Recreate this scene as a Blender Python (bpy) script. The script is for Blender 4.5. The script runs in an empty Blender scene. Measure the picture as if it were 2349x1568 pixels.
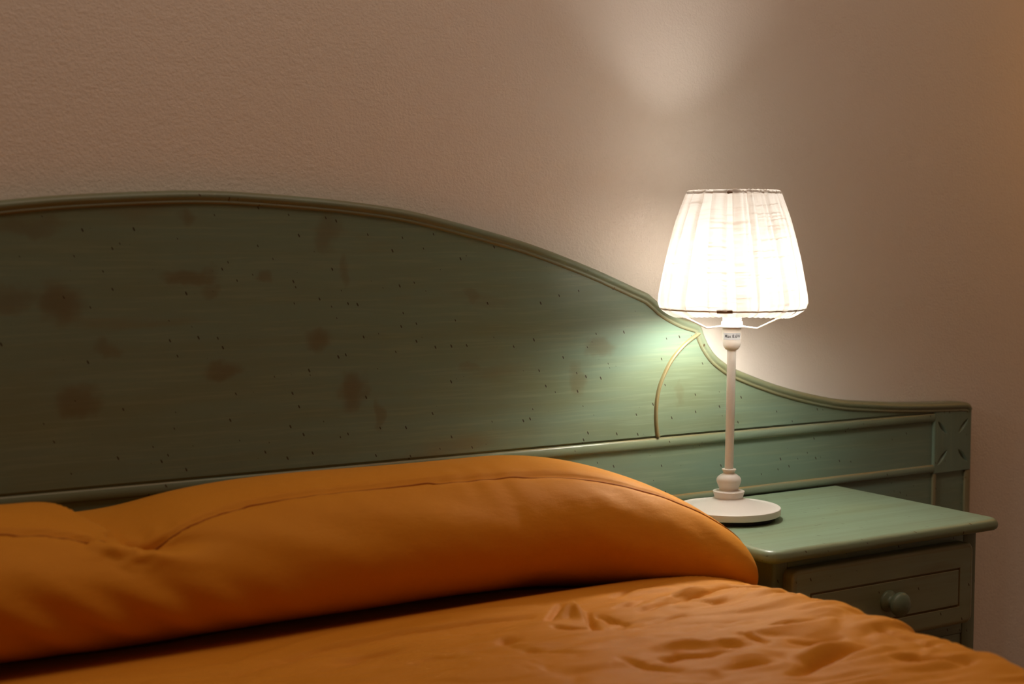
import bpy, bmesh, math, random
import numpy as np
from mathutils import Vector, noise, Matrix

random.seed(7)
scene = bpy.context.scene
COL = scene.collection
PI = math.pi

# ------------------------------------------------------------------ camera
CAM = Vector((-1.34255, -1.73206, 1.01758))
YAW, PITCH = 0.552726, 0.068959
FPX, CX, CY = 3262.5, 1174.5, 784.0
FWD = Vector((math.sin(YAW) * math.cos(PITCH), math.cos(YAW) * math.cos(PITCH), -math.sin(PITCH)))
RGT = Vector((math.cos(YAW), -math.sin(YAW), 0.0))
UPV = RGT.cross(FWD)

def ray(px, py):
    return RGT * ((px - CX) / FPX) - UPV * ((py - CY) / FPX) + FWD

def at_z(px, py, z):
    v = ray(px, py)
    return CAM + v * ((z - CAM.z) / v.z)

def at_y(px, py, y):
    v = ray(px, py)
    return CAM + v * ((y - CAM.y) / v.y)

# ------------------------------------------------------------------ object helpers
def empty(name, loc, label, cat, group=None):
    o = bpy.data.objects.new(name, None)
    COL.objects.link(o)
    o.location = loc
    o.empty_display_size = 0.05
    o['label'] = label
    o['category'] = cat
    if group:
        o['group'] = group
    return o

def origin_of(parent):
    v = Vector((0, 0, 0))
    while parent is not None:
        v += parent.location
        parent = parent.parent
    return v

def obj(name, verts, faces, mat, parent=None, smooth=True, wear=None, uv=None, origin=None, label=None, mats=None, fmat=None):
    """One mesh object from world-space points; its own origin is its parent's origin."""
    o0 = origin_of(parent) if parent is not None else Vector(origin or (0, 0, 0))
    me = bpy.data.meshes.new(name)
    me.from_pydata([(v[0] - o0.x, v[1] - o0.y, v[2] - o0.z) for v in verts], [], faces)
    if wear is not None:
        a = me.attributes.new('wear', 'FLOAT', 'POINT')
        a.data.foreach_set('value', np.asarray(wear, np.float32))
    if uv is not None:
        a = me.uv_layers.new(name='UVMap')
        idx = np.empty(len(me.loops), np.int32)
        me.loops.foreach_get('vertex_index', idx)
        a.data.foreach_set('uv', np.asarray(uv, np.float32)[idx].ravel())
    for m in (mats or [mat]):
        me.materials.append(m)
    if fmat is not None:
        me.polygons.foreach_set('material_index', np.asarray(fmat, np.int32))
    bm = bmesh.new()
    bm.from_mesh(me)
    bmesh.ops.recalc_face_normals(bm, faces=bm.faces)
    bm.to_mesh(me)
    bm.free()
    if smooth:
        me.shade_smooth()
        if smooth != 'all':
            me.set_sharp_from_angle(angle=math.radians(smooth if smooth is not True else 40))
    o = bpy.data.objects.new(name, me)
    COL.objects.link(o)
    if parent is not None:
        o.parent = parent
    else:
        o.location = o0
    if label:
        o['label'] = label
    return o

def bm_geo(bm):
    bm.verts.index_update()
    vs = [v.co.copy() for v in bm.verts]
    fs = [[v.index for v in f.verts] for f in bm.faces]
    bm.free()
    return vs, fs

def box_geo(lo, hi, bev=0.0, seg=3):
    bm = bmesh.new()
    bmesh.ops.create_cube(bm, size=1.0)
    for v in bm.verts:
        v.co = Vector([(lo[i] + hi[i]) / 2 + v.co[i] * (hi[i] - lo[i]) for i in range(3)])
    if bev > 0:
        bmesh.ops.bevel(bm, geom=bm.edges[:], offset=bev, segments=seg, profile=0.5, affect='EDGES')
    return bm_geo(bm)

def join_geo(*gs):
    V, F = [], []
    for v, f in gs:
        n = len(V)
        V += list(v)
        F += [[i + n for i in q] for q in f]
    return V, F

def grid_faces(nu, nv, cu=False, cv=False):
    F = []
    for i in range(nu if cu else nu - 1):
        for j in range(nv if cv else nv - 1):
            a, b = i, (i + 1) % nu
            c, d = j, (j + 1) % nv
            F.append((a * nv + c, b * nv + c, b * nv + d, a * nv + d))
    return F

def lathe_geo(prof, ctr, n=64, wob=None):
    """prof: [(r, z)]; ctr(z) gives the axis point."""
    V = []
    for r, z in prof:
        c = ctr(z)
        for k in range(n):
            a = 2 * PI * k / n
            V.append((c[0] + r * math.cos(a), c[1] + r * math.sin(a), c[2] + z))
    F = grid_faces(len(prof), n, False, True)
    if prof[0][0] > 1e-6:
        F.append(list(range(n))[::-1])
    if prof[-1][0] > 1e-6:
        F.append(list(range((len(prof) - 1) * n, len(prof) * n)))
    return V, F

def tube_geo(pts, r, n=12, closed=False):
    P = [Vector(p) for p in pts]
    V = []
    m = len(P)
    for i, p in enumerate(P):
        if closed:
            t = P[(i + 1) % m] - P[i - 1]
        else:
            t = P[min(i + 1, m - 1)] - P[max(i - 1, 0)]
        t.normalize()
        ref = Vector((0, 0, 1)) if abs(t.z) < 0.9 else Vector((1, 0, 0))
        a = t.cross(ref).normalized()
        b = t.cross(a).normalized()
        rr = r[i] if isinstance(r, (list, tuple)) else r
        for k in range(n):
            q = 2 * PI * k / n
            V.append(p + a * (rr * math.cos(q)) + b * (rr * math.sin(q)))
    F = grid_faces(m, n, closed, True)
    if not closed:
        F.append(list(range(n)))
        F.append(list(range((m - 1) * n, m * n))[::-1])
    return V, F

def smooth_poly(pts, step):
    """Catmull-Rom resample of a 2-D polyline."""
    P = [Vector((p[0], p[1])) for p in pts]
    out = []
    for i in range(len(P) - 1):
        p0, p1, p2, p3 = P[max(i - 1, 0)], P[i], P[i + 1], P[min(i + 2, len(P) - 1)]
        n = max(1, int((p2 - p1).length / step))
        for k in range(n):
            t = k / n
            out.append(0.5 * ((2 * p1) + (p2 - p0) * t + (2 * p0 - 5 * p1 + 4 * p2 - p3) * t * t + (3 * p1 - p0 - 3 * p2 + p3) * t ** 3))
    out.append(P[-1])
    return out

def sstep(a, b, x):
    t = min(1.0, max(0.0, (x - a) / (b - a)))
    return t * t * (3 - 2 * t)

# ------------------------------------------------------------------ materials
class NT:
    def __init__(self, name):
        self.m = bpy.data.materials.new(name)
        self.m.use_nodes = True
        self.t = self.m.node_tree
        self.t.nodes.clear()
        self.out = self.t.nodes.new('ShaderNodeOutputMaterial')
    def n(self, kind, **kw):
        nd = self.t.nodes.new('ShaderNode' + kind)
        for k, v in kw.items():
            if k.startswith('i_'):
                nd.inputs[k[2:].replace('_', ' ')].default_value = v
            else:
                setattr(nd, k, v)
        return nd
    def l(self, a, b):
        self.t.links.new(a, b)
    def math(self, op, a, b=None, c=None, clamp=False):
        nd = self.t.nodes.new('ShaderNodeMath')
        nd.operation = op
        nd.use_clamp = clamp
        for i, x in enumerate((a, b, c)):
            if x is None:
                continue
            if isinstance(x, (int, float)):
                nd.inputs[i].default_value = x
            else:
                self.l(x, nd.inputs[i])
        return nd.outputs[0]
    def ramp(self, fac, lo, hi):
        nd = self.n('MapRange', interpolation_type='SMOOTHSTEP')
        self.l(fac, nd.inputs['Value'])
        nd.inputs['From Min'].default_value = lo
        nd.inputs['From Max'].default_value = hi
        return nd.outputs[0]
    def mix(self, fac, a, b):
        nd = self.n('Mix', data_type='RGBA')
        for s, x in ((0, fac), (6, a), (7, b)):
            if isinstance(x, (int, float)):
                nd.inputs[s].default_value = x
            elif isinstance(x, tuple):
                nd.inputs[s].default_value = (*x, 1.0) if len(x) == 3 else x
            else:
                self.l(x, nd.inputs[s])
        return nd.outputs[2]
    def mapped(self, vec, scale, rot=(0, 0, 0), loc=(0, 0, 0)):
        nd = self.n('Mapping')
        nd.inputs['Scale'].default_value = scale
        nd.inputs['Rotation'].default_value = rot
        nd.inputs['Location'].default_value = loc
        self.l(vec, nd.inputs['Vector'])
        return nd.outputs[0]
    def noise(self, vec, scale=1.0, detail=2.0, rough=0.5):
        nd = self.n('TexNoise')
        nd.inputs['Scale'].default_value = scale
        nd.inputs['Detail'].default_value = detail
        nd.inputs['Roughness'].default_value = rough
        self.l(vec, nd.inputs['Vector'])
        return nd.outputs['Fac']
    def bump(self, h, strength, dist):
        nd = self.n('Bump')
        nd.inputs['Strength'].default_value = strength
        nd.inputs['Distance'].default_value = dist
        self.l(h, nd.inputs['Height'])
        return nd.outputs[0]
    def done(self, shader):
        self.l(shader, self.out.inputs['Surface'])
        return self.m

def principled(nt, color, rough, normal=None, **kw):
    p = nt.n('BsdfPrincipled')
    if isinstance(color, tuple):
        p.inputs['Base Color'].default_value = (*color, 1.0)
    else:
        nt.l(color, p.inputs['Base Color'])
    if isinstance(rough, (int, float)):
        p.inputs['Roughness'].default_value = rough
    else:
        nt.l(rough, p.inputs['Roughness'])
    if normal is not None:
        nt.l(normal, p.inputs['Normal'])
    for k, v in kw.items():
        p.inputs[k.replace('_', ' ')].default_value = v
    return p.outputs[0]

def simple(name, color, rough=0.5, var=0.06, scale=40.0, bump=0.0, **kw):
    nt = NT(name)
    tc = nt.n('TexCoord').outputs['Object']
    f = nt.noise(tc, scale, 3.0)
    c = nt.mix(f, tuple(x * (1 - var) for x in color), tuple(min(1, x * (1 + var)) for x in color))
    nrm = nt.bump(nt.noise(tc, scale * 12, 2.0), 0.3, bump) if bump else None
    return nt.done(principled(nt, c, rough, nrm, **kw))

def plaster(name, color):
    nt = NT(name)
    tc = nt.n('TexCoord').outputs['Object']
    big = nt.noise(tc, 2.2, 3.0)
    c = nt.mix(big, tuple(x * 0.965 for x in color), tuple(min(1, x * 1.03) for x in color))
    h1 = nt.noise(tc, 260.0, 2.0, 0.55)
    h2 = nt.noise(tc, 90.0, 2.0)
    h = nt.math('ADD', nt.math('MULTIPLY', h1, 0.6), nt.math('MULTIPLY', h2, 0.5))
    nrm = nt.bump(h, 0.55, 0.0022)
    return nt.done(principled(nt, c, 0.75, nrm, Specular_IOR_Level=0.12))

def green_wood(name, knots=(), axis='X', stain=1.0, tint=(1, 1, 1)):
    nt = NT(name)
    tc = nt.n('TexCoord').outputs['Object']
    gs = {'X': (2.2, 60, 60), 'Z': (60, 60, 2.2), 'Y': (60, 2.2, 60)}[axis]
    warp = nt.noise(tc, 5.0, 2.0)
    wv = nt.n('VectorMath', operation='MULTIPLY_ADD')
    nt.l(warp, wv.inputs[0])
    wv.inputs[1].default_value = (0.008, 0.008, 0.008)
    nt.l(tc, wv.inputs[2])
    v = wv.outputs[0]
    grain = nt.noise(nt.mapped(v, gs), 1.0, 4.0, 0.6)
    fine = nt.noise(nt.mapped(v, tuple(g * 4 for g in gs)), 1.0, 2.0, 0.6)
    cloud = nt.noise(nt.mapped(v, tuple(1.8 if g < 10 else 7.0 for g in gs)), 1.0, 3.0)
    mint = (0.156 * tint[0], 0.230 * tint[1], 0.172 * tint[2])
    sage = (0.160 * tint[0], 0.200 * tint[1], 0.116 * tint[2])
    c = nt.mix(nt.ramp(cloud, 0.44, 0.72), mint, sage)
    c = nt.mix(nt.math('MULTIPLY', nt.ramp(grain, 0.40, 0.75), 0.30), c, (0.15, 0.165, 0.08))
    c = nt.mix(nt.math('MULTIPLY', nt.ramp(fine, 0.45, 0.75), 0.34), c, (0.25, 0.32, 0.22))
    # brownish worn-through patches
    patch = nt.noise(nt.mapped(v, tuple(4.0 if g < 10 else 17.0 for g in gs)), 1.0, 3.0)
    c = nt.mix(nt.math('MULTIPLY', nt.ramp(patch, 0.60, 0.78), 0.5 * stain), c, (0.16, 0.125, 0.05))
    # knots
    if knots:
        sep = nt.n('SeparateXYZ')
        wob = nt.n('VectorMath', operation='MULTIPLY_ADD')
        nz = nt.n('TexNoise')
        nz.inputs['Scale'].default_value = 38.0
        nt.l(tc, nz.inputs['Vector'])
        nt.l(nz.outputs['Color'], wob.inputs[0])
        wob.inputs[1].default_value = (0.034, 0.0, 0.034)
        nt.l(tc, wob.inputs[2])
        nt.l(wob.outputs[0], sep.inputs[0])
        acc = None
        for (kx, kz, rx, rz, s) in knots:
            dx = nt.math('DIVIDE', nt.math('SUBTRACT', sep.outputs[0], kx + 0.017), rx)
            dz = nt.math('DIVIDE', nt.math('SUBTRACT', sep.outputs[2], kz + 0.017), rz)
            d = nt.math('ADD', nt.math('MULTIPLY', dx, dx), nt.math('MULTIPLY', dz, dz))
            mnd = nt.n('MapRange', interpolation_type='SMOOTHSTEP')
            nt.l(d, mnd.inputs['Value'])
            mnd.inputs['From Min'].default_value = 1.5
            mnd.inputs['From Max'].default_value = 0.0
            mnd.inputs['To Max'].default_value = s
            mnd.inputs['To Max'].default_value = s * .72
            acc = mnd.outputs[0] if acc is None else nt.math('MAXIMUM', acc, mnd.outputs[0])
        c = nt.mix(acc, c, (0.115, 0.075, 0.022))
    # worm-hole specks
    vo = nt.n('TexVoronoi', feature='F1', voronoi_dimensions='2D')
    vo.inputs['Scale'].default_value = 1.0
    sp = nt.n('SeparateXYZ')
    nt.l(tc, sp.inputs[0])
    cb = nt.n('CombineXYZ')
    nt.l(nt.math('ADD', sp.outputs[0], nt.math('MULTIPLY', sp.outputs[1], 0.31)), cb.inputs[0])
    nt.l(nt.math('ADD', sp.outputs[2], sp.outputs[1]), cb.inputs[1])
    nt.l(nt.mapped(nt.mapped(cb.outputs[0], (1, 1, 1), (0, 0, -0.46)), (90, 36, 1)), vo.inputs['Vector'])
    sc_ = nt.n('SeparateColor')
    nt.l(vo.outputs['Color'], sc_.inputs[0])
    rad = nt.math('MULTIPLY', nt.ramp(sc_.outputs[0], 0.74, 1.02), 0.100)
    speck = nt.math('GREATER_THAN', rad, vo.outputs['Distance'])
    c = nt.mix(nt.math('MULTIPLY', speck, 0.93), c, (0.026, 0.016, 0.006))
    # rubbed edges
    at = nt.n('Attribute', attribute_name='wear')
    w = nt.math('MULTIPLY', at.outputs['Fac'], nt.math('ADD', 0.45, nt.math('MULTIPLY', grain, 0.9)), clamp=True)
    c = nt.mix(w, c, (0.215, 0.145, 0.05))
    h = nt.math('ADD', nt.math('MULTIPLY', grain, 0.5), nt.math('MULTIPLY', speck, -1.2))
    nrm = nt.bump(h, 0.35, 0.0006)
    rough = nt.math('ADD', 0.25, nt.math('MULTIPLY', grain, 0.16))
    return nt.done(principled(nt, c, rough, nrm, Specular_IOR_Level=0.42))

def cloth(name, color, dark):
    nt = NT(name)
    tc = nt.n('TexCoord').outputs['Object']
    f = nt.noise(tc, 9.0, 3.0)
    c = nt.mix(f, dark, color)
    wv = nt.noise(nt.mapped(tc, (900, 900, 900)), 1.0, 1.0)
    cr = nt.noise(nt.mapped(tc, (22, 48, 48), (0, 0, 0.25)), 1.0, 4.0, 0.6)
    h = nt.math('ADD', nt.math('MULTIPLY', wv, 0.08), cr)
    nrm = nt.bump(h, 0.30, 0.004)
    return nt.done(principled(nt, c, 0.62, nrm, Specular_IOR_Level=0.24, Specular_Tint=(1.0, 0.72, 0.38, 1.0), Sheen_Weight=0.06, Sheen_Roughness=0.5, Sheen_Tint=(1.0, 0.7, 0.3, 1.0)))

def shade_cloth():
    nt = NT('linen_shade_cloth')
    uv = nt.n('UVMap').outputs[0]
    slub = nt.noise(nt.mapped(uv, (12, 460, 1)), 1.0, 2.0)
    slub2 = nt.noise(nt.mapped(uv, (30, 900, 1)), 1.0, 1.0)
    warp = nt.noise(nt.mapped(uv, (900, 5, 1)), 1.0, 1.0)
    d = nt.math('ADD', nt.math('MULTIPLY', nt.ramp(slub, 0.52, 0.66), 0.52), nt.math('MULTIPLY', nt.ramp(slub2, 0.46, 0.70), 0.30))
    d = nt.math('ADD', d, nt.math('MULTIPLY', nt.ramp(warp, 0.5, 0.8), 0.14))
    ov = nt.n('Attribute', attribute_name='wear').outputs['Fac']   # overlapping cloth in the folds
    d = nt.math('ADD', d, nt.math('MULTIPLY', ov, 0.44), clamp=True)
    tcol = nt.mix(d, (TAU, TAU * 0.985, TAU * 0.96), (TAU * 0.48, TAU * 0.39, TAU * 0.32))
    tr = nt.n('BsdfTranslucent')
    nt.l(tcol, tr.inputs['Color'])
    df = nt.n('BsdfDiffuse')
    df.inputs['Color'].default_value = (0.63, 0.615, 0.59, 1)
    add = nt.n('AddShader')
    nt.l(tr.outputs[0], add.inputs[0])
    nt.l(df.outputs[0], add.inputs[1])
    tp = nt.n('BsdfTransparent')
    mx = nt.n('MixShader')
    mx.inputs[0].default_value = 0.0
    nt.l(add.outputs[0], mx.inputs[1])
    nt.l(tp.outputs[0], mx.inputs[2])
    return nt.done(mx.outputs[0])

TAU = 0.094
BULB = 143.0
def emitter(name, color, strength):
    nt = NT(name)
    e = nt.n('Emission')
    e.inputs['Color'].default_value = (*color, 1)
    e.inputs['Strength'].default_value = strength
    return nt.done(e.outputs[0])

HBX = -0.735                                   # middle of the headboard
KN = [(-0.76, 0.979, 0.037, 0.011, .75), (-0.916, 0.95, 0.03, 0.026, .8), (-0.589, 0.895, 0.021, 0.016, .75), (-0.719, 0.859, 0.03, 0.013, .7),
      (-0.539, 0.827, 0.022, 0.026, .8), (-0.501, 0.79, 0.010, 0.022, .6), (-0.898, 0.831, 0.025, 0.021, .7), (-0.663, 0.977, 0.013, 0.009, .6),
      (-0.14, 0.868, 0.026, 0.014, .6), (-0.177, 0.821, 0.016, 0.026, .55), (-0.761, 1.05, 0.014, 0.013, .6), (-0.572, 1.034, 0.022, 0.024, .55),
      (-0.551, 0.98, 0.009, 0.02, .5), (-0.975, 0.952, 0.037, 0.018, .6), (-0.356, 0.945, 0.016, 0.010, .4), (-0.729, 0.963, 0.013, 0.010, .5),
      (-0.866, 0.892, 0.014, 0.010, .5), (0.008, 0.788, 0.007, 0.022, .35), (-0.363, 0.848, 0.015, 0.010, .4), (-0.954, 1.037, 0.05, 0.012, .5)]
M_PANEL = green_wood('green_painted_pine', [(k[0] - HBX, k[1], *k[2:]) for k in KN])
M_GREEN = green_wood('green_painted_rail')
M_GREENV = green_wood('green_painted_stile', axis='Z')
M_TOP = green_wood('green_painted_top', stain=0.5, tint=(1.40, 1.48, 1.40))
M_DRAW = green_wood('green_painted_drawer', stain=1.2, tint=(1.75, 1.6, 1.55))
M_WALL = plaster('plaster_wall', (0.85, 0.785, 0.715))
M_CEIL = plaster('plaster_ceiling', (0.84, 0.81, 0.77))
M_WHITE = simple('white_lacquer', (0.775, 0.75, 0.71), 0.42, 0.02, 60, 0.0003)
M_PLASTIC = simple('white_plastic', (0.84, 0.81, 0.76), 0.35, 0.02)
M_WIRE = simple('white_coated_wire', (0.74, 0.68, 0.62), 0.4, 0.03)
M_STEEL = simple('brown_steel_sleeve', (0.22, 0.13, 0.08), 0.45, 0.05)
M_FELT = simple('black_felt', (0.016, 0.014, 0.014), 0.9, 0.2, 300)
M_STICK = simple('grey_label_paper', (0.36, 0.37, 0.39), 0.6, 0.08, 500)
M_INK = simple('black_ink', (0.02, 0.02, 0.022), 0.6, 0.02)
M_ORANGE = cloth('orange_cotton', (0.71, 0.290, 0.026), (0.65, 0.252, 0.018))
M_SEAM = cloth('orange_seam_groove_shade', (0.40, 0.12, 0.014), (0.36, 0.10, 0.012))  # darker orange: shade of the seam groove put into the colour
M_SHADE = shade_cloth()
M_BULB = emitter('lit_bulb', (1.0, 0.935, 0.835), BULB)
M_FLOOR = NT('wooden_floor')
_tc = M_FLOOR.n('TexCoord').outputs['Object']
_g = M_FLOOR.noise(M_FLOOR.mapped(_tc, (3, 40, 40)), 1.0, 4.0)
M_FLOOR = M_FLOOR.done(principled(M_FLOOR, M_FLOOR.mix(_g, (0.16, 0.085, 0.04), (0.30, 0.17, 0.085)), 0.45))

# ------------------------------------------------------------------ the room
XL, XR, YN, ZC = -3.0, 1.35, -3.4, 2.45
def struct(name, lo, hi, mat):
    v, f = box_geo(lo, hi)
    o = obj(name, v, f, mat, None, smooth=False)
    o['kind'] = 'structure'
    return o
struct('wall_back', (XL - .1, 0.0, -0.1), (XR + .1, 0.12, ZC + .1), M_WALL)
struct('wall_left', (XL - .12, YN, -0.1), (XL, 0.0, ZC + .1), M_WALL)
struct('wall_right', (XR, YN, -0.1), (XR + .12, 0.0, ZC + .1), M_WALL)
struct('wall_front', (XL - .1, YN - .12, -0.1), (XR + .1, YN, ZC + .1), M_WALL)
struct('floor', (XL, YN, -0.1), (XR, 0.0, 0.0), M_FLOOR)
struct('ceiling', (XL, YN, ZC), (XR, 0.0, ZC + .1), M_CEIL)

# ------------------------------------------------------------------ headboard
OUT = [(-0.735, 1.0834), (-0.696, 1.0828), (-0.616, 1.0787), (-0.54, 1.0730), (-0.467, 1.0645), (-0.411, 1.0540), (-0.344, 1.0390), (-0.273, 1.0214),
       (-0.211, 1.0025), (-0.147, 0.9806), (-0.083, 0.9559), (-0.050, 0.9430), (-0.038, 0.9345), (-0.026, 0.9255), (-0.010, 0.9161), (0.016, 0.9050), (0.038, 0.8990)]
TIP = [(0.0475, 0.8955), (0.0515, 0.8900)]
OUT2 = [(0.0545, 0.8820), (0.063, 0.8659), (0.076, 0.8500), (0.089, 0.8395), (0.101, 0.8320), (0.119, 0.8232), (0.18, 0.8015), (0.236, 0.7850),
        (0.297, 0.7705), (0.352, 0.7605), (0.416, 0.7535), (0.478, 0.7480), (0.532, 0.7445), (0.585, 0.7420), (0.640, 0.7400)]
CORNER = [(0.653, 0.7388), (0.661, 0.7355), (0.665, 0.7290)]
half = smooth_poly(OUT, 0.008) + [Vector(p) for p in TIP] + smooth_poly(OUT2, 0.008) + [Vector(p) for p in CORNER]
XE = 0.665
full = [Vector((2 * HBX - p.x, p.y)) for p in half[:0:-1]] + half         # left to right
YF, YREC = -0.030, -0.0258                                                # face of the frame, face of the recessed panels
ZR1 = 0.7245                                                              # top of the upper rail
hb = empty('headboard', (HBX, -0.015, 0.0), 'arched green distressed wooden headboard against the plaster wall behind the orange bolster', 'headboard')

def inset(poly, t):
    """Offset an open polyline downwards/inwards by t with mitred corners."""
    R = []
    n = len(poly)
    for i in range(n):
        a = (poly[i] - poly[i - 1]).normalized() if i > 0 else None
        b = (poly[i + 1] - poly[i]).normalized() if i < n - 1 else None
        a = a or b
        b = b or a
        na, nb = Vector((a.y, -a.x)), Vector((b.y, -b.x))
        m = (na + nb).normalized()
        k = 1.0 / max(0.45, m.dot(na))
        R.append(poly[i] + m * (t * k))
    return R

def prism(poly, y0, y1):
    """Solid from a closed XZ polygon between two Y planes (y0 front)."""
    n = len(poly)
    V = [(p[0], y0, p[1]) for p in poly] + [(p[0], y1, p[1]) for p in poly]
    F = [list(range(n)), list(range(2 * n - 1, n - 1, -1))]
    F += [(i, (i + 1) % n, n + (i + 1) % n, n + i) for i in range(n)]
    return V, F

XS = 2 * HBX - XE                                                         # left end
# body board: everything behind the frame and the face of the recessed panels
body_poly = inset(full, 0.0035)
bp = [(XS + .0035, 0.02)] + [(p.x, p.y) for p in body_poly] + [(XE - .0035, 0.02)]
v, f = prism(bp, YREC, -0.0005)
obj('back_board', v, f, M_GREEN, hb, smooth=False)
# arched upper panel
ins = inset(full, 0.0156)
def dist_to(poly, p):
    best = 9.0
    for a_, b_ in zip(poly, poly[1:]):
        d_ = b_ - a_
        k_ = min(1, max(0, (p - a_).dot(d_) / max(1e-12, d_.length_squared)))
        best = min(best, (a_ + d_ * k_ - p).length)
    return best
seg = [p for p in ins if p.y > ZR1 + 0.004 and dist_to(full, p) > 0.0156 * 0.97]
ap = [(p.x, p.y) for p in seg]
ap = [(ap[0][0], ZR1 + 0.0034)] + ap + [(ap[-1][0], ZR1 + 0.0034)]
v, f = prism(ap, YF + 0.0012, YREC + 0.0015)
obj('arched_panel', v, f, M_PANEL, hb, smooth=False)
# moulded border that follows the outline: bead, hollow, rounded outer edge
prof = [(0.0152, 0.0085, .9), (0.0143, 0.0004, .9), (0.0135, -0.0012, .75), (0.0124, -0.0018, .6), (0.0113, -0.0013, .45), (0.0106, -0.0007, .6), (0.0098, -0.0010, .4),
        (0.0086, -0.0022, .34), (0.0066, -0.0034, .30), (0.0046, -0.0030, .34), (0.0028, -0.0016, .42), (0.0012, 0.0010, .5), (0.0004, 0.0036, .5), (0.0, 0.0075, .4), (0.0, 0.018, .25), (0.0005, 0.0290, .2)]
V, W = [], []
for t, d, w in prof:
    t *= 1.18
    for p in inset(full, t):
        V.append((p.x, YF + d, p.y))
        W.append(w * (0.75 + 0.5 * noise.noise(Vector((p.x * 14, p.y * 14, t * 60)))))
obj('border_moulding', V, grid_faces(len(prof), len(full)), M_GREEN, hb, smooth='all', wear=W)

def bead(name, pts, r, depth, mat, wearf, parent, nseg=10, taper=False):
    """Half-round bead lying on the face of the panel along an XZ polyline."""
    V, W = [], []
    n = len(pts)
    for k in range(nseg + 1):
        a = PI * k / nseg
        off = inset([Vector(p) for p in pts], r * math.cos(a))
        for i, p in enumerate(off):
            V.append((p.x, YF + 0.0015 - depth * math.sin(a), p.y))
            W.append(wearf(k / nseg))
    return obj(name, V, grid_faces(nseg + 1, n), mat, parent, smooth='all', wear=W)

ARC = [(0.0455, 0.8805), (0.023, 0.8683), (0.006, 0.8553), (-0.008, 0.8413), (-0.0195, 0.8243), (-0.0285, 0.8072), (-0.0340, 0.7903), (-0.0365, 0.7708), (-0.0365, 0.7514), (-0.0345, 0.7335), (-0.0325, 0.7262)]
arc = smooth_poly(ARC, 0.005)
bead('arc_bead', [(p.x, p.y) for p in arc], 0.0031, 0.0046, M_GREEN, lambda q: .72, hb)
bead('arc_bead', [(2 * HBX - p.x, p.y) for p in arc], 0.0031, 0.0046, M_GREEN, lambda q: .72, hb)

def rail(name, x0, x1, z0, z1, y1, bulge, mat, steps=40):
    """Horizontal rail with rubbed rounded edges."""
    pr = [(z1, YREC + .001, .9), (z1, y1 + .0022, .9), (z1 - .0010, y1 + .0006, .8), (z1 - .0028, y1 - bulge * .6, .25), ((z0 + z1) / 2, y1 - bulge, .12),
          (z0 + .0028, y1 - bulge * .6, .2), (z0 + .0010, y1 + .0004, .6), (z0, y1 + .0022, .9), (z0, YREC + .001, .9)]
    V, W = [], []
    for z, y, w in pr:
        for i in range(steps + 1):
            x = x0 + (x1 - x0) * i / steps
            V.append((x, y, z))
            W.append(w * (0.7 + 0.7 * noise.noise(Vector((x * 9, z * 40, 3)))))
    return obj(name, V, grid_faces(len(pr), steps + 1), mat, hb, smooth=50, wear=W)

BX0, BX1 = 0.5695, XE - 0.0012                                            # corner block
rail('upper_rail', 2 * HBX - BX0, BX0, 0.7090, ZR1, YF, 0.0012, M_GREEN, 90)
rail('lower_rail', 2 * HBX - BX0 + .0, BX0, 0.6195, 0.6340, YF, 0.0010, M_GREEN, 90)

def carved(x, z, cx, cz, hw):
    """Depth of four leaf-shaped gouges on the diagonals of the block."""
    d = 0.0
    for sx in (-1, 1):
        for sz in (-1, 1):
            ux, uz = (x - cx) * sx, (z - cz) * sz
            a = (ux + uz) / math.sqrt(2)
            b = (ux - uz) / math.sqrt(2)
            m0, m1 = 0.020, 0.054
            if m0 < a < m1:
                q = (a - m0) / (m1 - m0)
                w = 0.0042 * math.sin(PI * q) ** 0.8 + 1e-5
                if abs(b) < w:
                    d = max(d, 0.0052 * math.sin(PI * q) ** 0.7 * (1 - abs(b) / w))
    return d

def corner_block(x0, x1):
    z0, z1 = 0.6195, 0.7255
    cx, cz = (x0 + x1) / 2 - 0.001 * (1 if x0 > HBX else -1), 0.6715
    n, m = 130, 130
    V = []
    for i in range(n + 1):
        for j in range(m + 1):
            x, z = x0 + (x1 - x0) * i / n, z0 + (z1 - z0) * j / m
            e = min(x - x0, x1 - x)
            V.append((x, YF - 0.0006 + 0.0025 * (1 - min(1, e / .003)) ** 2 + carved(x, z, cx, cz, 0), z))
    F = grid_faces(n + 1, m + 1)
    # edges going back
    rim = [i * (m + 1) for i in range(n + 1)] + [n * (m + 1) + j for j in range(1, m + 1)] + [i * (m + 1) + m for i in range(n - 1, -1, -1)] + [j for j in range(m - 1, 0, -1)]
    k0 = len(V)
    for r in rim:
        p = V[r]
        V.append((p[0], YREC + .001, p[2]))
    for a in range(len(rim)):
        b = (a + 1) % len(rim)
        F.append((rim[a], rim[b], k0 + b, k0 + a))
    obj('carved_corner_block', V, F, M_GREENV, hb, smooth=30)

def stile(x0, x1, z0, z1):
    v, f = box_geo((x0, YF, z0), (x1, YREC + .001, z1), 0.0018, 2)
    w = [.35 + .4 * (1 if min(abs(p[0] - x0), abs(p[0] - x1)) < .0019 else 0) for p in v]
    obj('stile', v, f, M_GREENV, hb, smooth=40, wear=w)

for s in (1, -1):
    mir = (lambda x: x) if s > 0 else (lambda x: 2 * HBX - x)
    a, b = sorted((mir(BX0 - 0.0015), mir(BX1)))
    corner_block(a, b)
    a, b = sorted((mir(BX0 - 0.0015), mir(BX0 + 0.0065)))
    stile(a, b, 0.02, 0.6190)
    a, b = sorted((mir(0.6495), mir(BX1)))
    stile(a, b, 0.02, 0.6190)

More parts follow.
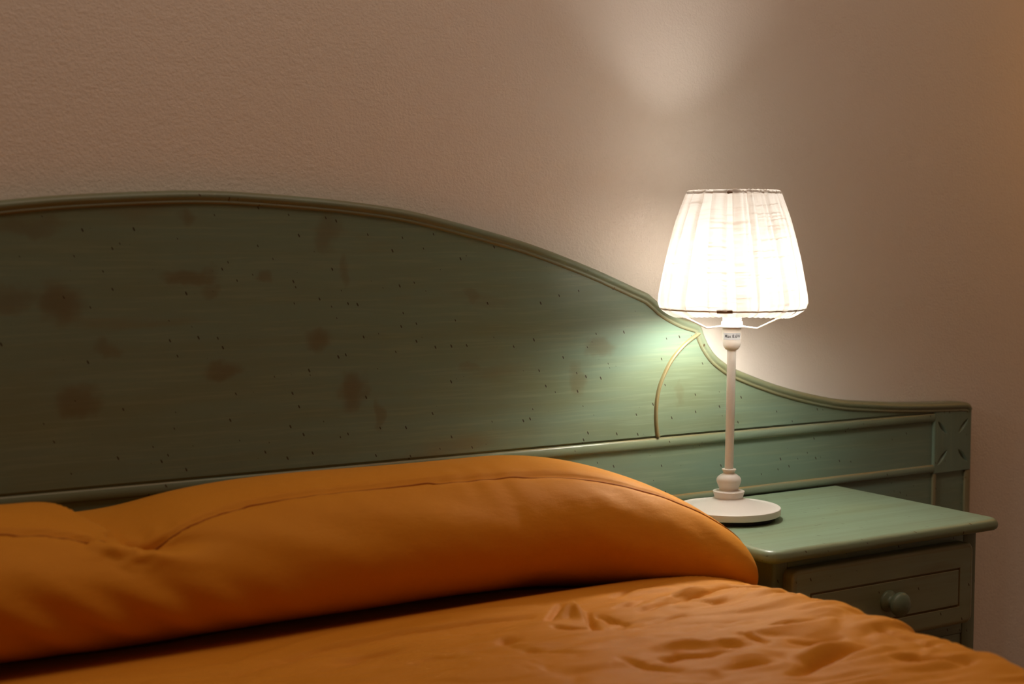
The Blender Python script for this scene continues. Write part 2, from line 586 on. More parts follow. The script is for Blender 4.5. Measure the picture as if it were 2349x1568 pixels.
# ------------------------------------------------------------------ nightstand
NX0, NX1, NY0, NY1, NZT = -0.1085, 0.340, -0.0355, -0.3675, 0.620
ns = empty('nightstand', (0.116, -0.19, 0.0), 'green distressed wooden nightstand with a round knob drawer, right of the bed under the lamp', 'nightstand')

def slab(x0, x1, y0, y1, zt, th, rc):
    """Table top with rounded plan corners at the front and a soft bullnose edge."""
    pl = [(x0, y0)]
    for cxx, cyy, a0 in ((x0 + rc, y1 + rc, PI), (x1 - rc, y1 + rc, 1.5 * PI)):
        for k in range(9):
            a = a0 + k * PI / 16
            pl.append((cxx + rc * math.cos(a), cyy + rc * math.sin(a)))
    pl.append((x1, y0))
    pl = [Vector(p) for p in pl]
    kz = th / .0215
    prof_ = [(0.0105, zt), (0.0068, zt - .0006 * kz), (0.0034, zt - .0026 * kz), (0.0012, zt - .0062 * kz), (0.0, zt - .0105 * kz), (0.0, zt - .0135 * kz), (0.0012, zt - .0172 * kz), (0.0040, zt - .0200 * kz), (0.0080, zt - th)]
    dens = []
    for i in range(len(pl) - 1):
        n = max(1, int((pl[i + 1] - pl[i]).length / .012))
        for k in range(n):
            dens.append(pl[i].lerp(pl[i + 1], k / n))
    dens.append(pl[-1])
    V, W = [], []
    for t, z in prof_:
        R = inset(dens, -t)
        for i, p in enumerate(R):
            yy = y0 if i in (0, len(R) - 1) else p.y
            V.append((p.x, min(yy, y0), z))
            edge = 0.10 if t > .009 or z < zt - .015 else 0.20
            if zt - .005 < z < zt - .0001:
                edge = 0.38
            W.append(edge * (0.9 + 0.5 * noise.noise(Vector((p.x * 16, p.y * 16, z * 20)))) if z < zt else 0.15)
    n = len(dens)
    F = grid_faces(len(prof_), n)
    F.append(list(range(n)))
    F.append(list(range((len(prof_) - 1) * n, len(prof_) * n))[::-1])
    F.append([i * n for i in range(len(prof_))] + [i * n + n - 1 for i in range(len(prof_) - 1, -1, -1)])
    return V, F, W
v, f, w = slab(NX0, NX1, NY0, NY1, NZT, 0.0178, 0.020)
obj('tabletop', v, f, M_TOP, ns, smooth=35, wear=w)

BXL, BXR, BYF = -0.0815, 0.3135, -0.3405                                   # carcass
ZB = NZT - 0.0178
def nspart(name, lo, hi, mat, bev=.0015, wear=None, parent=ns):
    v, f = box_geo(lo, hi, bev, 2)
    return obj(name, v, f, mat, parent, smooth=40, wear=[wear] * len(v) if wear else None)
nspart('side_panel', (BXL, BYF + .002, 0.0), (BXL + .018, NY0 - .002, ZB), M_GREENV, wear=.35)
nspart('side_panel', (BXR - .018, BYF + .002, 0.0), (BXR, NY0 - .002, ZB), M_GREENV)
nspart('back_panel', (BXL + .0185, NY0 - .010, 0.05), (BXR - .0185, NY0 - .003, ZB), M_GREEN, 0)
nspart('post', (BXL + .0003, BYF, 0.0), (BXL + .027, BYF + .02, ZB), M_GREENV, .0022, wear=.12)
nspart('post', (BXR - .027, BYF, 0.0), (BXR - .0003, BYF + .02, ZB), M_GREENV, .0022, wear=.12)
nspart('top_rail', (BXL + .0273, BYF + .0004, 0.575), (BXR - .0273, BYF + .02, ZB), M_GREEN, .001)
nspart('middle_rail', (BXL + .0273, BYF + .0006, 0.452), (BXR - .0273, BYF + .02, 0.49), M_GREEN, .001)
nspart('front_panel', (BXL + .0278, BYF + .002, 0.06), (BXR - .0278, BYF + .02, 0.4515), M_GREEN, .001)
nspart('plinth', (BXL + .0273, BYF + .006, 0.0), (BXR - .0273, BYF + .02, 0.0595), M_GREEN, .001)

# drawer front: proud of the frame, with a sunk groove rectangle
DX0, DX1, DZ0, DZ1, DYF = -0.0630, 0.2850, 0.4725, 0.5895, -0.3600
GX0, GX1, GZ0, GZ1 = -0.0305, 0.2560, 0.5005, 0.5540
def drawer_front():
    nx, nz = 240, 100
    xs = sorted(set([DX0 + (DX1 - DX0) * i / nx for i in range(nx + 1)] + [GX0 + d for d in (-.0022, -.0015, -.0006, .0006, .0015, .0022)] + [GX1 + d for d in (-.0022, -.0015, -.0006, .0006, .0015, .0022)]))
    zs = sorted(set([DZ0 + (DZ1 - DZ0) * i / nz for i in range(nz + 1)] + [GZ0 + d for d in (-.0022, -.0015, -.0006, .0006, .0015, .0022)] + [GZ1 + d for d in (-.0022, -.0015, -.0006, .0006, .0015, .0022)]))
    rc = 0.012
    V, W = [], []
    for x in xs:
        for z in zs:
            # rounded plan corners
            px, pz = x, z
            cx_, cz_ = min(max(x, DX0 + rc), DX1 - rc), min(max(z, DZ0 + rc), DZ1 - rc)
            dx, dz = x - cx_, z - cz_
            if dx and dz:
                q = max(abs(dx), abs(dz)) / math.hypot(dx, dz)
                px, pz = cx_ + dx * q, cz_ + dz * q
            cd = rc - (max(abs(dx), abs(dz)) if (dx and dz) else max(abs(dx), abs(dz)))
            e = min(cd, rc)
            rnd = 0.0035 * (1 - math.sqrt(max(0.0, 1 - (1 - min(1, e / .0055)) ** 2)))
            g = 0.0
            w = .22
            ox = max(GX0 - x, x - GX1)
            oz = max(GZ0 - z, z - GZ1)
            o = max(ox, oz)
            if abs(o) < .0016:
                g = .0032 * (1 - (abs(o) / .0016) ** 2)
                w = .9
            V.append((px, DYF + rnd + g, pz))
            W.append(w if e > .006 else .45)
    n, m = len(xs), len(zs)
    F = grid_faces(n, m)
    rim = [i * m for i in range(n)] + [(n - 1) * m + j for j in range(1, m)] + [i * m + m - 1 for i in range(n - 2, -1, -1)] + [j for j in range(m - 2, 0, -1)]
    for ring, yy in ((1, BYF - .0003),):
        k0 = len(V)
        for r in rim:
            V.append((V[r][0], yy, V[r][2]))
            W.append(.6)
        for a in range(len(rim)):
            b = (a + 1) % len(rim)
            F.append((rim[a], rim[b], k0 + b, k0 + a))
        F.append([k0 + a for a in range(len(rim))])
    return V, F, W
v, f, w = drawer_front()
drw = obj('drawer', v, f, M_DRAW, ns, smooth=40, wear=w)
KX, KZ = 0.1130, 0.5265
kp = [(0.0150, 0.000), (0.0152, .0020), (0.0140, .0042), (0.0100, .0066), (0.0076, .0095), (0.0080, .0125), (0.0112, .0150), (0.0148, .0178), (0.0168, .0208), (0.0172, .0235), (0.0162, .0266), (0.0135, .0296), (0.0092, .0318), (0.0045, .0329), (0.0, .0332)]
V = []
NK = 40
for r, d in kp:
    for k in range(NK):
        a = 2 * PI * k / NK
        V.append((KX + r * math.cos(a), DYF - d + .0002, KZ + r * math.sin(a)))
obj('knob', V, grid_faces(len(kp), NK, False, True), M_GREEN, drw, smooth='all')

# ------------------------------------------------------------------ lamp
LZ = NZT + 0.0004
LP = Vector((0.0, -0.1554, LZ))
lamp = empty('table_lamp', LP, 'small white table lamp with a lit pleated cloth shade standing on the nightstand', 'lamp')
LEAN = Vector((RGT.x, RGT.y, 0))
def axis(z):
    o = 0.0022 * sstep(0.06, 0.24, z)
    return (LP.x + LEAN.x * o, LP.y + LEAN.y * o, LP.z)

def lamp_lathe(name, prof_, mat, parent=lamp, n=72, smooth=35, label=None):
    v, f = lathe_geo(prof_, axis, n)
    return obj(name, v, f, mat, parent, smooth=smooth, label=label)
lamp_lathe('foot_pad', [(0.064, 0.0), (0.0672, 0.0006), (0.0672, 0.0062), (0.05, 0.0064)], M_FELT, label='black felt pad under the base')
lamp_lathe('base', [(0.05, 0.0064), (0.0735, 0.0065), (0.0748, 0.0074), (0.0752, 0.0150), (0.0748, 0.0162), (0.0738, 0.0168), (0.0722, 0.0166), (0.0700, 0.0159), (0.0665, 0.0160), (0.0580, 0.0178),
                    (0.0450, 0.0212), (0.0340, 0.0246), (0.0260, 0.0274), (0.0208, 0.0296), (0.0204, 0.0300)], M_WHITE, n=110)
lamp_lathe('turned_collar', [(0.0200, 0.0294), (0.0205, 0.0306), (0.0216, 0.0345), (0.0230, 0.0386), (0.0229, 0.0392), (0.0222, 0.0396), (0.0140, 0.0404), (0.0134, 0.0414), (0.0134, 0.0424),
                             (0.0142, 0.0440), (0.0160, 0.0484), (0.0174, 0.0520), (0.0179, 0.0545), (0.0176, 0.0572), (0.0160, 0.0600), (0.0125, 0.0628), (0.0094, 0.0645), (0.0082, 0.0656), (0.0082, 0.0668),
                             (0.0094, 0.0690), (0.0103, 0.0704), (0.0103, 0.0711), (0.0098, 0.0717), (0.0060, 0.0718)], M_WHITE)
lamp_lathe('pole', [(0.0063, 0.0700), (0.0063, 0.1500), (0.0064, 0.2452)], M_WHITE, n=40)
sock = lamp_lathe('socket', [(0.0058, 0.2425), (0.0066, 0.2428), (0.0068, 0.2446), (0.0084, 0.2450), (0.0106, 0.2472), (0.0122, 0.2502), (0.0130, 0.2535), (0.0132, 0.2570), (0.0135, 0.2765), (0.0135, 0.2790),
                             (0.0154, 0.2790), (0.0155, 0.2835), (0.0148, 0.2858), (0.0133, 0.2862),
                             (0.0133, 0.2872), (0.0138, 0.2876), (0.0138, 0.2884), (0.0133, 0.2888), (0.0133, 0.2898), (0.0138, 0.2902), (0.0138, 0.2910), (0.0133, 0.2914), (0.0133, 0.2924), (0.0138, 0.2928),
                             (0.0138, 0.2936), (0.0133, 0.2940), (0.0133, 0.2965), (0.0120, 0.3010), (0.0070, 0.3012)], M_PLASTIC, n=56)

# rating label, facing the room, wrapped round the socket
fa = math.atan2(CAM.y - LP.y, CAM.x - LP.x)
def on_socket(s, z, r):
    """s: distance round the socket (to the viewer's right positive), z above the nightstand."""
    c = axis(z)
    a = fa + s / 0.0134
    return (c[0] + r * math.cos(a), c[1] + r * math.sin(a), LP.z + z)
nu, nv = 24, 4
V = []
zl0, zl1 = 0.2597, 0.2694
sw = 0.0143
for rr in (0.01362, 0.01350):
    for i in range(nu + 1):
        for j in range(nv + 1):
            V.append(on_socket(-sw + 2 * sw * i / nu, zl0 + (zl1 - zl0) * j / nv, rr))
F = grid_faces(nu + 1, nv + 1)
n1 = (nu + 1) * (nv + 1)
F += [[i + n1 for i in q][::-1] for q in F]
obj('rating_label', V, F, M_STICK, sock, smooth='all', label='grey printed rating label')
cu = bpy.data.curves.new('lettering_text', 'FONT')
cu.body = 'Max 8.6W'
cu.size = 0.0064
cu.resolution_u = 3
cu.offset = 0.00012
tob = bpy.data.objects.new('lettering_text', cu)
COL.objects.link(tob)
dg = bpy.context.evaluated_depsgraph_get()
tm = tob.evaluated_get(dg).to_mesh()
tv = [v.co.copy() for v in tm.vertices]
tf = [list(p.vertices) for p in tm.polygons]
tob.evaluated_get(dg).to_mesh_clear()
bpy.data.objects.remove(tob)
x0, x1 = min(v.x for v in tv), max(v.x for v in tv)
z0, z1 = min(v.y for v in tv), max(v.y for v in tv)
sc_ = 0.0246 / (x1 - x0)
V = [on_socket(-0.0108 + (v.x - x0) * sc_, 0.2627 + (v.y - z0) * sc_ * 1.08, 0.01376) for v in tv]
obj('lettering', V, tf, M_INK, sock, smooth=False)

# shade carrier: flange and three wire arms
lamp_lathe('shade_flange', [(0.0142, 0.2772), (0.0196, 0.2772), (0.0206, 0.2779), (0.0205, 0.2787), (0.0160, 0.2800), (0.0142, 0.2800)], M_PLASTIC)
RB, ZRB = 0.1030, 0.3047
RT, ZRT = 0.0655, 0.4720
SC = axis(0.3)
for k in range(3):
    a = fa + PI + k * 2 * PI / 3
    d = Vector((math.cos(a), math.sin(a), 0))
    c = Vector(SC)
    pts = [c + d * .0195 + Vector((0, 0, .2785)), c + d * .030 + Vector((0, 0, .2778)), c + d * .0400 + Vector((0, 0, .2771)), c + d * .0420 + Vector((0, 0, .2773)), c + d * .0440 + Vector((0, 0, .2782)),
           c + d * .070 + Vector((0, 0, .2900)), c + d * (RB - .0002) + Vector((0, 0, ZRB))]
    v, f = tube_geo(pts, 0.0014, 10)
    obj('wire_arm', v, f, M_WIRE, lamp, smooth='all')

# pleated cloth shade: a long strip gathered in folds round two wire rings
def shade_r(q):
    """Radius against height 0 (bottom ring) .. 1 (top ring)."""
    T = [(0.0, 0.1036), (0.05, 0.1066), (0.12, 0.1056), (0.26, 0.1016), (0.42, 0.0966), (0.58, 0.0902), (0.74, 0.0826), (0.88, 0.0740), (0.96, 0.0688), (1.0, 0.0662)]
    for (a, ra), (b, rb) in zip(T, T[1:]):
        if q <= b:
            t = (q - a) / (b - a)
            return ra + (rb - ra) * t
    return T[-1][1]
rng = random.Random(33)
pleats = []                                            # (angle, half width at top, at bottom, side of the crisp edge, slant, depth)
a = 0.0
while a < 2 * PI - 0.12:
    gap = rng.choice((0.10, 0.14, 0.20, 0.30, 0.38)) * rng.uniform(.85, 1.15)
    hw = min(gap * .42, rng.uniform(0.025, 0.085))
    pleats.append((a + gap * .5, hw, hw * rng.uniform(.15, 1.1), rng.choice((-1, 1)), rng.uniform(-.10, .10), rng.uniform(.45, 1.0)))
    a += gap
NV = 44
rows = list(range(-7, NV + 4))
def fold(th, q):
    """Cloth overlap 0..1 and radial step at an angle and height."""
    fo, dr = 0.0, 0.0
    qq = min(1, max(0, q))
    for t0, w1, w0, sg, sk, dp in pleats:
        w = w0 + (w1 - w0) * qq ** 0.8
        c0 = t0 + sk * (1 - qq)
        d = ((th - c0 + PI) % (2 * PI) - PI) * sg / max(w, .004)
        if -1.6 < d < 1.15:
            v_ = sstep(1.12, 0.94, d) * sstep(-1.6, -0.5, d) * dp
            if v_ > fo:
                fo = v_
            dr += 0.0014 * dp * sstep(-1.5, 0.95, d) * sstep(1.13, 0.97, d)
            fo = max(fo, 1.5 * dp * math.exp(-((d - 1.03) / .10) ** 2))
    return fo, dr
def shade_point(th, j):
    q = j / NV
    fo, dr = fold(th, q)
    wav = 0.0006 * noise.noise(Vector((math.cos(th) * 9, math.sin(th) * 9, q * 2.0)))
    if j < 0:                                          # tucked under the bottom ring
        t = -j / 7
        r = 0.1036 - 0.0215 * t + wav
        z = ZRB - 0.0016 - 0.0075 * math.sin(t * 1.5) - 0.0038 * t * abs(math.sin(th - fa)) ** 2 + 0.0006 * t * math.sin(th * 61)
        dr *= 1 - t * .6
        fo = min(1.5, fo + .35 * max(0, math.sin(th * 47 + 3 * math.sin(th * 7))) * (1 - abs(2 * t - 1)))
    elif j > NV:                                       # turned in over the top ring
        t = (j - NV) / 3
        r = 0.0662 - 0.0034 * t
        z = ZRT + 0.0016 * math.sin(t * 2.2) + 0.0009 * noise.noise(Vector((th * 22, 3, 1))) - 0.001 * t
    else:
        r = shade_r(q) + wav * 2.2 + 0.0012 * math.sin(q * PI) * noise.noise(Vector((math.cos(th) * 3.2 + 5, math.sin(th) * 3.2, q)))
        z = ZRB + (ZRT - ZRB) * q
    r += dr - 0.0004
    return (SC[0] + r * math.cos(th), SC[1] + r * math.sin(th), LP.z + z), fo
V, UV, FO = [], [], []
NCOL = 760
for ci in range(NCOL + 1):
    th = 2 * PI * ci / NCOL
    uu = th * 0.095
    for j in rows:
        p, fo = shade_point(th, j)
        V.append(p)
        FO.append(min(1.5, fo))
        k = fold(th, min(1, max(0, j / NV)))[1]
        UV.append((uu, ZRB + (ZRT - ZRB) * j / NV + 1.3 * k + .006 * noise.noise(Vector((uu * 9, 4, 0))) + .0012 * noise.noise(Vector((uu * 60, 2, 0)))))
sh = obj('lamp_shade', V, grid_faces(NCOL + 1, len(rows)), M_SHADE, lamp, smooth='all', uv=UV, wear=FO, label='lit pleated off-white cloth shade')
def ring(name, r, z, rad, parent):
    pts = [(SC[0] + r * math.cos(2 * PI * k / 96), SC[1] + r * math.sin(2 * PI * k / 96), LP.z + z) for k in range(96)]
    v, f = tube_geo(pts, rad, 8, True)
    return obj(name, v, f, M_WIRE, parent, smooth='all')
ring('bottom_ring', RB - .0016, ZRB - .0004, 0.0016, sh)
ring('top_ring', RT + .0006, ZRT - .0044, 0.0015, sh)
def sleeve(r, z, w, h, off):
    """Crimped joint of a wire ring, seen through the cloth."""
    a0 = fa + off
    pts = [(SC[0] + r * math.cos(a0 + t * w / r), SC[1] + r * math.sin(a0 + t * w / r), LP.z + z) for t in (-.5, -.25, 0, .25, .5)]
    v, f = tube_geo(pts, h, 10)
    obj('ring_sleeve', v, f, M_STEEL, sh, smooth=60)
sleeve(RB - .0022, ZRB, 0.0210, 0.0031, -0.10)
sleeve(RT - .0002, ZRT - .0044, 0.0200, 0.0026, -0.04)

# bulb
bz = 0.346
bp_ = [(0.0070, 0.2990), (0.0105, 0.3020), (0.0130, 0.3070), (0.0180, 0.3165), (0.0240, 0.3280), (0.0276, 0.3400), (0.0284, 0.3500), (0.0274, 0.3600), (0.0242, 0.3695), (0.0190, 0.3765), (0.0110, 0.3812), (0.0, 0.3830)]
lamp_lathe('bulb', bp_[::1], M_BULB, n=20, smooth='all', label='glowing bulb inside the shade')

# ------------------------------------------------------------------ bolster
BXC, BHX = -0.735, 0.618
CAP = 0.30
def bolster_surface(x, ph, t):
    """ph: angle round the section, 0 = front (room side), pi/2 = top."""
    s = max(1e-5, (1 - t ** 3.2)) ** 0.27
    cy = -0.172 - 0.130 * t ** 2.2 * (1 if x > BXC else .6)
    cz = 0.660 - 0.074 * t ** 2.0
    b, h = 0.127 * (0.05 + 0.95 * s) if t < 1 else 0.0, 0.083 * s
    c, sn = math.cos(ph), math.sin(ph)
    e = 1.0
    yy = -b * math.copysign(abs(c) ** e, c)
    zz = h * math.copysign(abs(sn) ** e, sn)
    return cy + yy, cz + zz

SEAMPH = 1.02
def bolster():
    us = []
    n = 300
    for i in range(n + 1):
        # denser towards the ends
        q = -1 + 2 * i / n
        us.append(q)
    nph = 150
    V = []
    for q in us:
        a = abs(q)
        if a < 0.6:
            x = BXC + q / 0.6 * (BHX - CAP)
            t = 0.0
        else:
            t = math.sin((a - 0.6) / 0.4 * PI / 2)
            x = BXC + math.copysign(BHX - CAP + CAP * t, q)
        t = min(t, 1.0)
        # dent left of the middle
        g = math.exp(-((x + 0.905) / 0.055) ** 2)
        g2 = math.exp(-((x + 0.905) / 0.13) ** 2)
        seam_ph = SEAMPH + 0.05 * math.sin(x * 7) - 0.26 * math.exp(-((x + 0.90) / 0.075) ** 2)
        for k in range(nph):
            ph = 2 * PI * k / nph - PI / 2            # starts underneath, so every fold runs through the front
            y, z = bolster_surface(x, ph, t)
            sn, c = math.sin(ph), math.cos(ph)
            nrm = Vector((0, -c, sn * 1.3)).normalized()
            d = 0.0
            top = max(0.0, math.sin(ph + 0.35))
            d -= 0.018 * g * top ** 2 + 0.012 * g2 * top
            # seam: groove with puckers
            ds = (ph - seam_ph) * 0.125
            if abs(ds) < 0.09:
                d -= 0.0060 * math.exp(-(ds / 0.0050) ** 2) * (1 - t * .6)
                pk = noise.noise(Vector((x * 34, 2.0, 0))) * math.exp(-((abs(ds) - .014) / .022) ** 2)
                d += 0.0030 * pk * (0.5 + 1.5 * max(0, noise.noise(Vector((x * 5, 7, 1)))))
            # the left half laps over the start of the right half
            if 0.5 < ph < 2.8:
                xc_ = -0.915 - 0.045 * (ph - 1.0)
                lap = sstep(0.5, 0.95, ph) * sstep(2.8, 2.0, ph)
                if x > xc_:
                    d -= lap * 0.017 * math.exp(-((x - xc_) / .050)) * sstep(0, .012, x - xc_)
                else:
                    d += lap * 0.005 * math.exp(-((xc_ - x) / .04) ** 2)
            # pinch and diagonal fold
            if c > -0.2:
                px_, pz_ = x + 0.905, ph - seam_ph
                L = (px_ * 0.80 - pz_ * 0.125 * 0.6)
                N = (px_ * 0.60 + pz_ * 0.125 * 0.80)
                if -0.03 < L < 0.16:
                    f_ = math.exp(-((L - .02) / .065) ** 2)
                    d -= 0.013 * f_ * math.exp(-((N - .010) / .013) ** 2)
                    d += 0.010 * f_ * math.exp(-((N + .022) / .016) ** 2)
                # small knot of creases at the pinch
                rr = math.hypot(px_, pz_ * .125)
                d += 0.006 * math.exp(-(rr / .05) ** 2) * noise.noise(Vector((px_ * 70, pz_ * 9, 5)))
            # long soft ripples on the front, slanting
            fr = max(0.0, c)
            d += 0.0040 * fr * noise.noise(Vector((x * 9 + ph * 1.5, ph * 1.2, 2)))
            d += 0.0010 * fr * noise.noise(Vector((x * 26 + ph * 3.0, ph * 1.5, 9)))
            d += 0.0015 * fr * noise.noise(Vector((x * 42, ph * 0.9, 13))) * sstep(-0.55, -0.4, x)
            d += 0.0030 * noise.noise(Vector((x * 4, ph * 1.3, 4)))
            # gathers low on the front at the left
            low = math.exp(-((ph + 0.35 if ph < PI else ph - 2 * PI + 0.35) / 0.45) ** 2)
            d += 0.0035 * low * math.sin(x * 95 + 9 * (ph if ph < PI else ph - 2 * PI)) * sstep(-0.62, -0.95, x)
            d *= (1 - t ** 4)
            z2 = z + nrm.z * d
            zf = ZBED - 0.004 + 0.004 * noise.noise(Vector((x * 4, y * 5, 2)))
            if z2 < zf:
                z2 = zf - (zf - z2) * 0.10
            y2 = min(-0.0385, y + nrm.y * d)
            V.append((x, y2, z2))
            if abs(ph - seam_ph) <= PI / nph and abs(q) < .99:
                SEAM.append((x, y2 + nrm.y * 0.0004, z2 + nrm.z * 0.0004))
    return V, grid_faces(len(us), nph, False, True)
ZBED = 0.577
SEAM = []
v, f = bolster()
n = 150
f.append(list(range(n)))
f.append(list(range(len(v) - n, len(v)))[::-1])
bl = obj('bolster', v, f, M_ORANGE, None, smooth='all', origin=(BXC, -0.19, ZBED))
bl['label'] = 'long plump orange bolster pillow with a seam and a dent, lying along the headboard'
bl['category'] = 'pillow'

for _ in range(3):
    SEAM = [SEAM[0]] + [tuple((SEAM[i - 1][k] + SEAM[i][k] * 2 + SEAM[i + 1][k]) / 4 for k in range(3)) for i in range(1, len(SEAM) - 1)] + [SEAM[-1]]
sv, sf = tube_geo(SEAM, 0.0013, 6)
obj('seam', sv, sf, M_SEAM, bl, smooth='all', label='stitched seam along the bolster, coloured darker for the groove shade')
from mathutils.bvhtree import BVHTree
bvh = BVHTree.FromPolygons([Vector(p) for p in v], f)

# ------------------------------------------------------------------ bedspread
SEG = [  # px polyline, width (m), depth (m, negative = valley)
    ([(1470, 1432), (1540, 1408), (1613, 1391), (1675, 1376), (1760, 1378), (1840, 1393)], 0.0075, -0.0075),
    ([(1470, 1421), (1540, 1396), (1613, 1379), (1675, 1366)], 0.009, 0.005),
    ([(553, 1545), (766, 1486), (900, 1462), (1000, 1450), (1110, 1437), (1215, 1429)], 0.010, -0.0085),
    ([(560, 1520), (766, 1464), (900, 1441), (1000, 1430), (1110, 1418), (1215, 1412)], 0.013, 0.004),
    ([(1252, 1450), (1270, 1425), (1288, 1405)], 0.006, -0.008),
    ([(1275, 1468), (1310, 1470), (1345, 1466)], 0.007, -0.010),
    ([(1345, 1435), (1358, 1455), (1372, 1478)], 0.006, -0.008),
    ([(1285, 1440), (1312, 1425), (1330, 1440)], 0.012, 0.012),
    ([(1372, 1440), (1400, 1450), (1440, 1458)], 0.006, -0.005),
    ([(1415, 1424), (1450, 1414), (1482, 1402)], 0.006, -0.005),
    ([(1410, 1392), (1450, 1376), (1500, 1365)], 0.007, -0.004),
    ([(1460, 1372), (1500, 1362), (1560, 1352)], 0.006, -0.004),
    ([(1490, 1458), (1530, 1450), (1570, 1442)], 0.006, -0.004),
    ([(1570, 1480), (1620, 1466), (1680, 1456), (1740, 1450)], 0.007, -0.004),
    ([(1530, 1545), (1560, 1533), (1610, 1530), (1668, 1519)], 0.009, -0.010),
    ([(1510, 1525), (1560, 1512), (1620, 1506), (1690, 1500)], 0.012, 0.006),
    ([(1700, 1484), (1730, 1494), (1760, 1502)], 0.007, -0.007),
    ([(1770, 1472), (1820, 1466), (1880, 1456)], 0.007, -0.005),
    ([(1815, 1500), (1870, 1497), (1930, 1486)], 0.008, -0.006),
    ([(1820, 1562), (1880, 1540), (1940, 1518), (2000, 1504)], 0.011, -0.011),
    ([(1840, 1530), (1900, 1512), (1950, 1498)], 0.012, 0.007),
    ([(1660, 1560), (1720, 1548), (1770, 1540)], 0.010, -0.006),
    ([(1150, 1500), (1165, 1495), (1185, 1494)], 0.010, -0.007),
    ([(1040, 1462), (1100, 1468), (1140, 1458)], 0.007, -0.004),
    ([(1180, 1528), (1260, 1536), (1340, 1542)], 0.008, -0.004),
    ([(950, 1545), (1000, 1535), (1040, 1540)], 0.010, -0.006),
    ([(780, 1530), (840, 1510), (900, 1506)], 0.009, -0.005),
    ([(1420, 1550), (1480, 1560), (1560, 1565)], 0.009, -0.005),
    ([(1780, 1394), (1850, 1404), (1930, 1408)], 0.007, -0.005),
    ([(1560, 1404), (1640, 1408), (1700, 1402)], 0.006, -0.003),
    ([(2000, 1470), (2080, 1490), (2160, 1510)], 0.008, -0.004),
    ([(2040, 1530), (2120, 1530), (2220, 1540)], 0.010, -0.006),
    ([(480, 1500), (560, 1478), (660, 1460)], 0.012, -0.004),
]
segw = [([at_z(px, py, 0.583) for px, py in pts], w, d) for pts, w, d in SEG]
BX_L, BX_R, BY_F, BY_B = -1.345, -0.118, -2.02, -0.050
def fold_down(e, R):
    """Arc length e past the edge -> (outward, down) round an edge of radius R."""
    if e <= 0:
        return 0.0, 0.0
    a = e / R
    if a < PI / 2:
        return R * math.sin(a), R * (1 - math.cos(a))
    return R, R + (e - R * PI / 2)
RE = 0.045
AX0, AX1 = BX_L + RE, BX_R - RE
BY0 = BY_F + RE
DROP = 0.45
def seq(lo, hi, step):
    n = max(1, int(round((hi - lo) / step)))
    return [lo + (hi - lo) * i / n for i in range(n)]
As = seq(AX0 - DROP, AX0, .015) + seq(AX0, -1.06, .012) + seq(-1.06, AX1 + .11, .0034) + seq(AX1 + .11, AX1 + DROP, .012) + [AX1 + DROP]
Bs = seq(BY0 - DROP, BY0, .018) + seq(BY0, -0.95, .018) + seq(-0.95, -0.12, .0034) + seq(-0.12, BY_B, .01) + [BY_B]
Aarr, Barr = np.meshgrid(np.array(As), np.array(Bs), indexing='ij')
Hgt = np.zeros_like(Aarr)
for pts, w, d in segw:
    best = np.full_like(Aarr, 1e9)
    fade = np.zeros_like(Aarr)
    tot = len(pts) - 1
    for i in range(tot):
        ax, ay = pts[i].x, pts[i].y
        dx, dy = pts[i + 1].x - ax, pts[i + 1].y - ay
        L2 = dx * dx + dy * dy
        t = np.clip(((Aarr - ax) * dx + (Barr - ay) * dy) / L2, 0, 1)
        dist = np.hypot(Aarr - (ax + dx * t), Barr - (ay + dy * t))
        s = (i + t) / tot
        fd = np.sin(PI * np.clip(0.08 + 0.84 * s, 0, 1)) ** 0.6
        upd = dist < best
        best = np.where(upd, dist, best)
        fade = np.where(upd, fd, fade)
    Hgt += d * fade * np.exp(-(best / (w * 0.60)) ** 2)
V = []
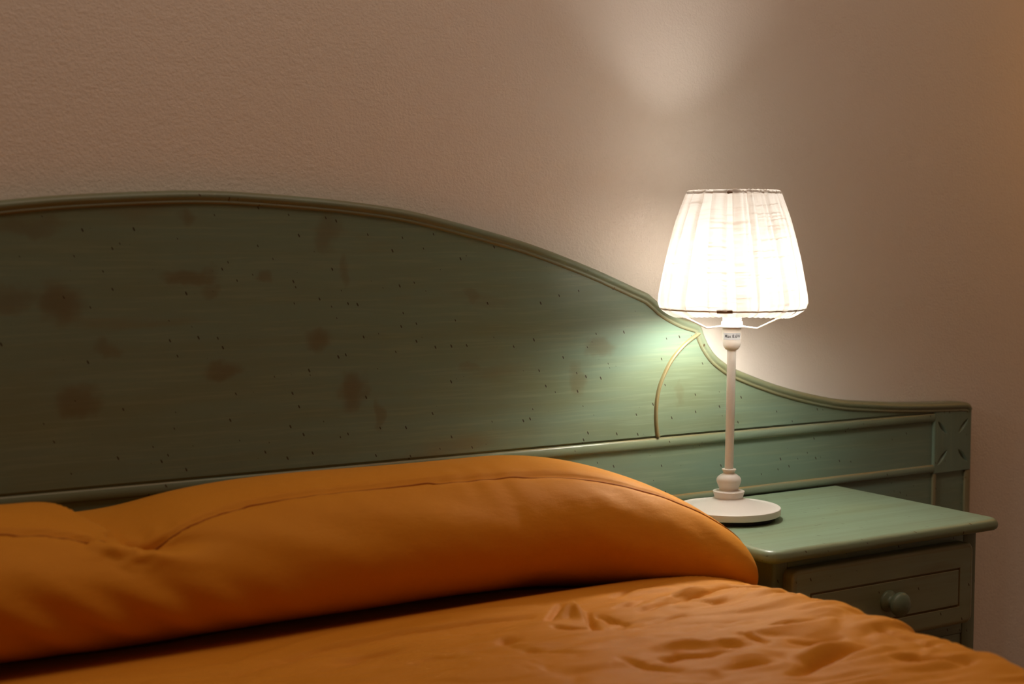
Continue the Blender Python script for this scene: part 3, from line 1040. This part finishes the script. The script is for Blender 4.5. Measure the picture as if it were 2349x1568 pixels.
for i, a in enumerate(As):
    for j, b in enumerate(Bs):
        ex = (a - AX1) if a > AX1 else (AX0 - a if a < AX0 else 0.0)
        ey = (BY0 - b) if b < BY0 else 0.0
        e = math.hypot(ex, ey)
        o, dn = fold_down(e, RE)
        ux = (math.copysign(ex, a - BXC) / e) if e > 0 else 0.0
        uy = (-ey / e) if e > 0 else 0.0
        bx = min(max(a, AX0), AX1)
        by = max(b, BY0)
        c1, s1 = 0.990, 0.14
        p, q = a * c1 - b * s1, a * s1 + b * c1
        away = sstep(-0.30, -0.42, b)
        h = 0.0085 * noise.noise(Vector((a * 3.2, b * 4.2, 0)))
        h += away * 0.0052 * noise.noise(Vector((a * 9.0, b * 22.0, 3)))
        h += away * 0.0026 * noise.noise(Vector((p * 17.0, q * 46.0, 6)))
        cr = noise.noise(Vector((p * 8.0, q * 24.0, 11)))
        h -= away * 0.0050 * max(0.0, 1 - abs(cr) * 7.0) * (0.5 + noise.noise(Vector((a * 5, b * 5, 8))))
        h += away * 0.0024 * noise.noise(Vector((p * 15.0, q * 64.0, 21)))
        cr2 = noise.noise(Vector((p * 9.0 + 2 * noise.noise(Vector((a * 6, b * 6, 30))), q * 40.0, 25)))
        h -= away * 0.0036 * max(0.0, 1 - abs(cr2) * 8.0) * max(0.0, 0.25 + noise.noise(Vector((a * 6, b * 7, 14))))
        h += 1.15 * Hgt[i, j]
        h = h * sstep(-0.27, -0.36, b) - 0.002 * sstep(-0.36, -0.27, b)
        puff = 0.018 * (0.62 + 0.38 * sstep(-0.95, -0.45, a)) * sstep(-0.22, -0.32, b) * sstep(-0.75, -0.42, b) * sstep(AX1 + .05, AX1 - .05, a) + 0.016 * sstep(AX1 + .08, AX1 - .02, a) * sstep(-0.36, -0.62, b)
        if e <= RE * PI / 2:
            k = e / RE
            z = ZBED - dn + (h + puff) * math.cos(min(k, PI / 2))
            x = bx + ux * (o + h * math.sin(min(k, PI / 2)))
            y = by + uy * (o + h * math.sin(min(k, PI / 2)))
        else:
            rip = 0.010 * math.sin((a if ey > ex else b) * 26 + 2 * noise.noise(Vector((a * 3, b * 3, 1)))) * min(1, (e - RE * 1.57) / .2)
            lim = 0.3 if ux > .5 else 1.0
            z = ZBED - dn
            x = bx + ux * (o + rip * lim)
            y = by + uy * (o + rip)
        if e < RE * 1.5 and b > -0.55:                       # pressed flat under the bolster
            hit = bvh.ray_cast(Vector((x, y, 0.30)), Vector((0, 0, 1)))
            if hit[0] is not None:
                z = min(z, hit[0].z - 0.0035)
        V.append((x, y, z))
bs = obj('bedspread', V, grid_faces(len(As), len(Bs)), M_ORANGE, None, smooth='all', origin=(BXC, -1.0, ZBED))
bs['label'] = 'rumpled orange bedspread covering the bed in the foreground'
bs['category'] = 'bedspread'

# ------------------------------------------------------------------ added fill lights outside the frame
CEILP = 8.8
def area(name, loc, target, size, power, color):
    l = bpy.data.lights.new(name, 'AREA')
    l.shape = 'RECTANGLE'
    l.size, l.size_y = size
    l.energy = power
    l.color = color
    o = bpy.data.objects.new(name, l)
    COL.objects.link(o)
    o.location = loc
    o.rotation_euler = (Vector(target) - Vector(loc)).to_track_quat('-Z', 'Y').to_euler()
    return o
def point(name, loc, rad, power, color):
    l = bpy.data.lights.new(name, 'POINT')
    l.shadow_soft_size = rad
    l.energy = power
    l.color = color
    o = bpy.data.objects.new(name, l)
    COL.objects.link(o)
    o.location = loc
    return o
area('overhead_fill_light', (-0.70, -0.62, ZC - .06), (-0.70, -0.62, 0), (2.4, 0.90), CEILP, (1.0, 0.76, 0.585))  # added unseen fill: ambient light washing down the wall from above
point('warm_side_fill_light', (1.22, -0.30, 1.40), 0.12, 1.3, (1.0, 0.42, 0.06))  # added unseen light that tints the right end of the wall orange

w = bpy.data.worlds.new('dark_room')
scene.world = w
w.use_nodes = True
w.node_tree.nodes['Background'].inputs[0].default_value = (0.05, 0.035, 0.025, 1)
w.node_tree.nodes['Background'].inputs[1].default_value = 0.2

# ------------------------------------------------------------------ camera object
cd = bpy.data.cameras.new('camera')
cam = bpy.data.objects.new('camera', cd)
COL.objects.link(cam)
cam.location = CAM
cam.rotation_euler = (PI / 2 - PITCH, 0.0, -YAW)
cd.lens = 50.0
cd.sensor_width = 36.0
cd.sensor_fit = 'HORIZONTAL'
cd.clip_start = 0.05
cd.dof.use_dof = True
cd.dof.focus_distance = 2.05
cd.dof.aperture_fstop = 4.5
scene.camera = cam

vs = scene.view_settings
vs.view_transform = 'Standard'
vs.look = 'None'
vs.exposure = 0.0
vs.gamma = 1.0
vs.use_curve_mapping = False
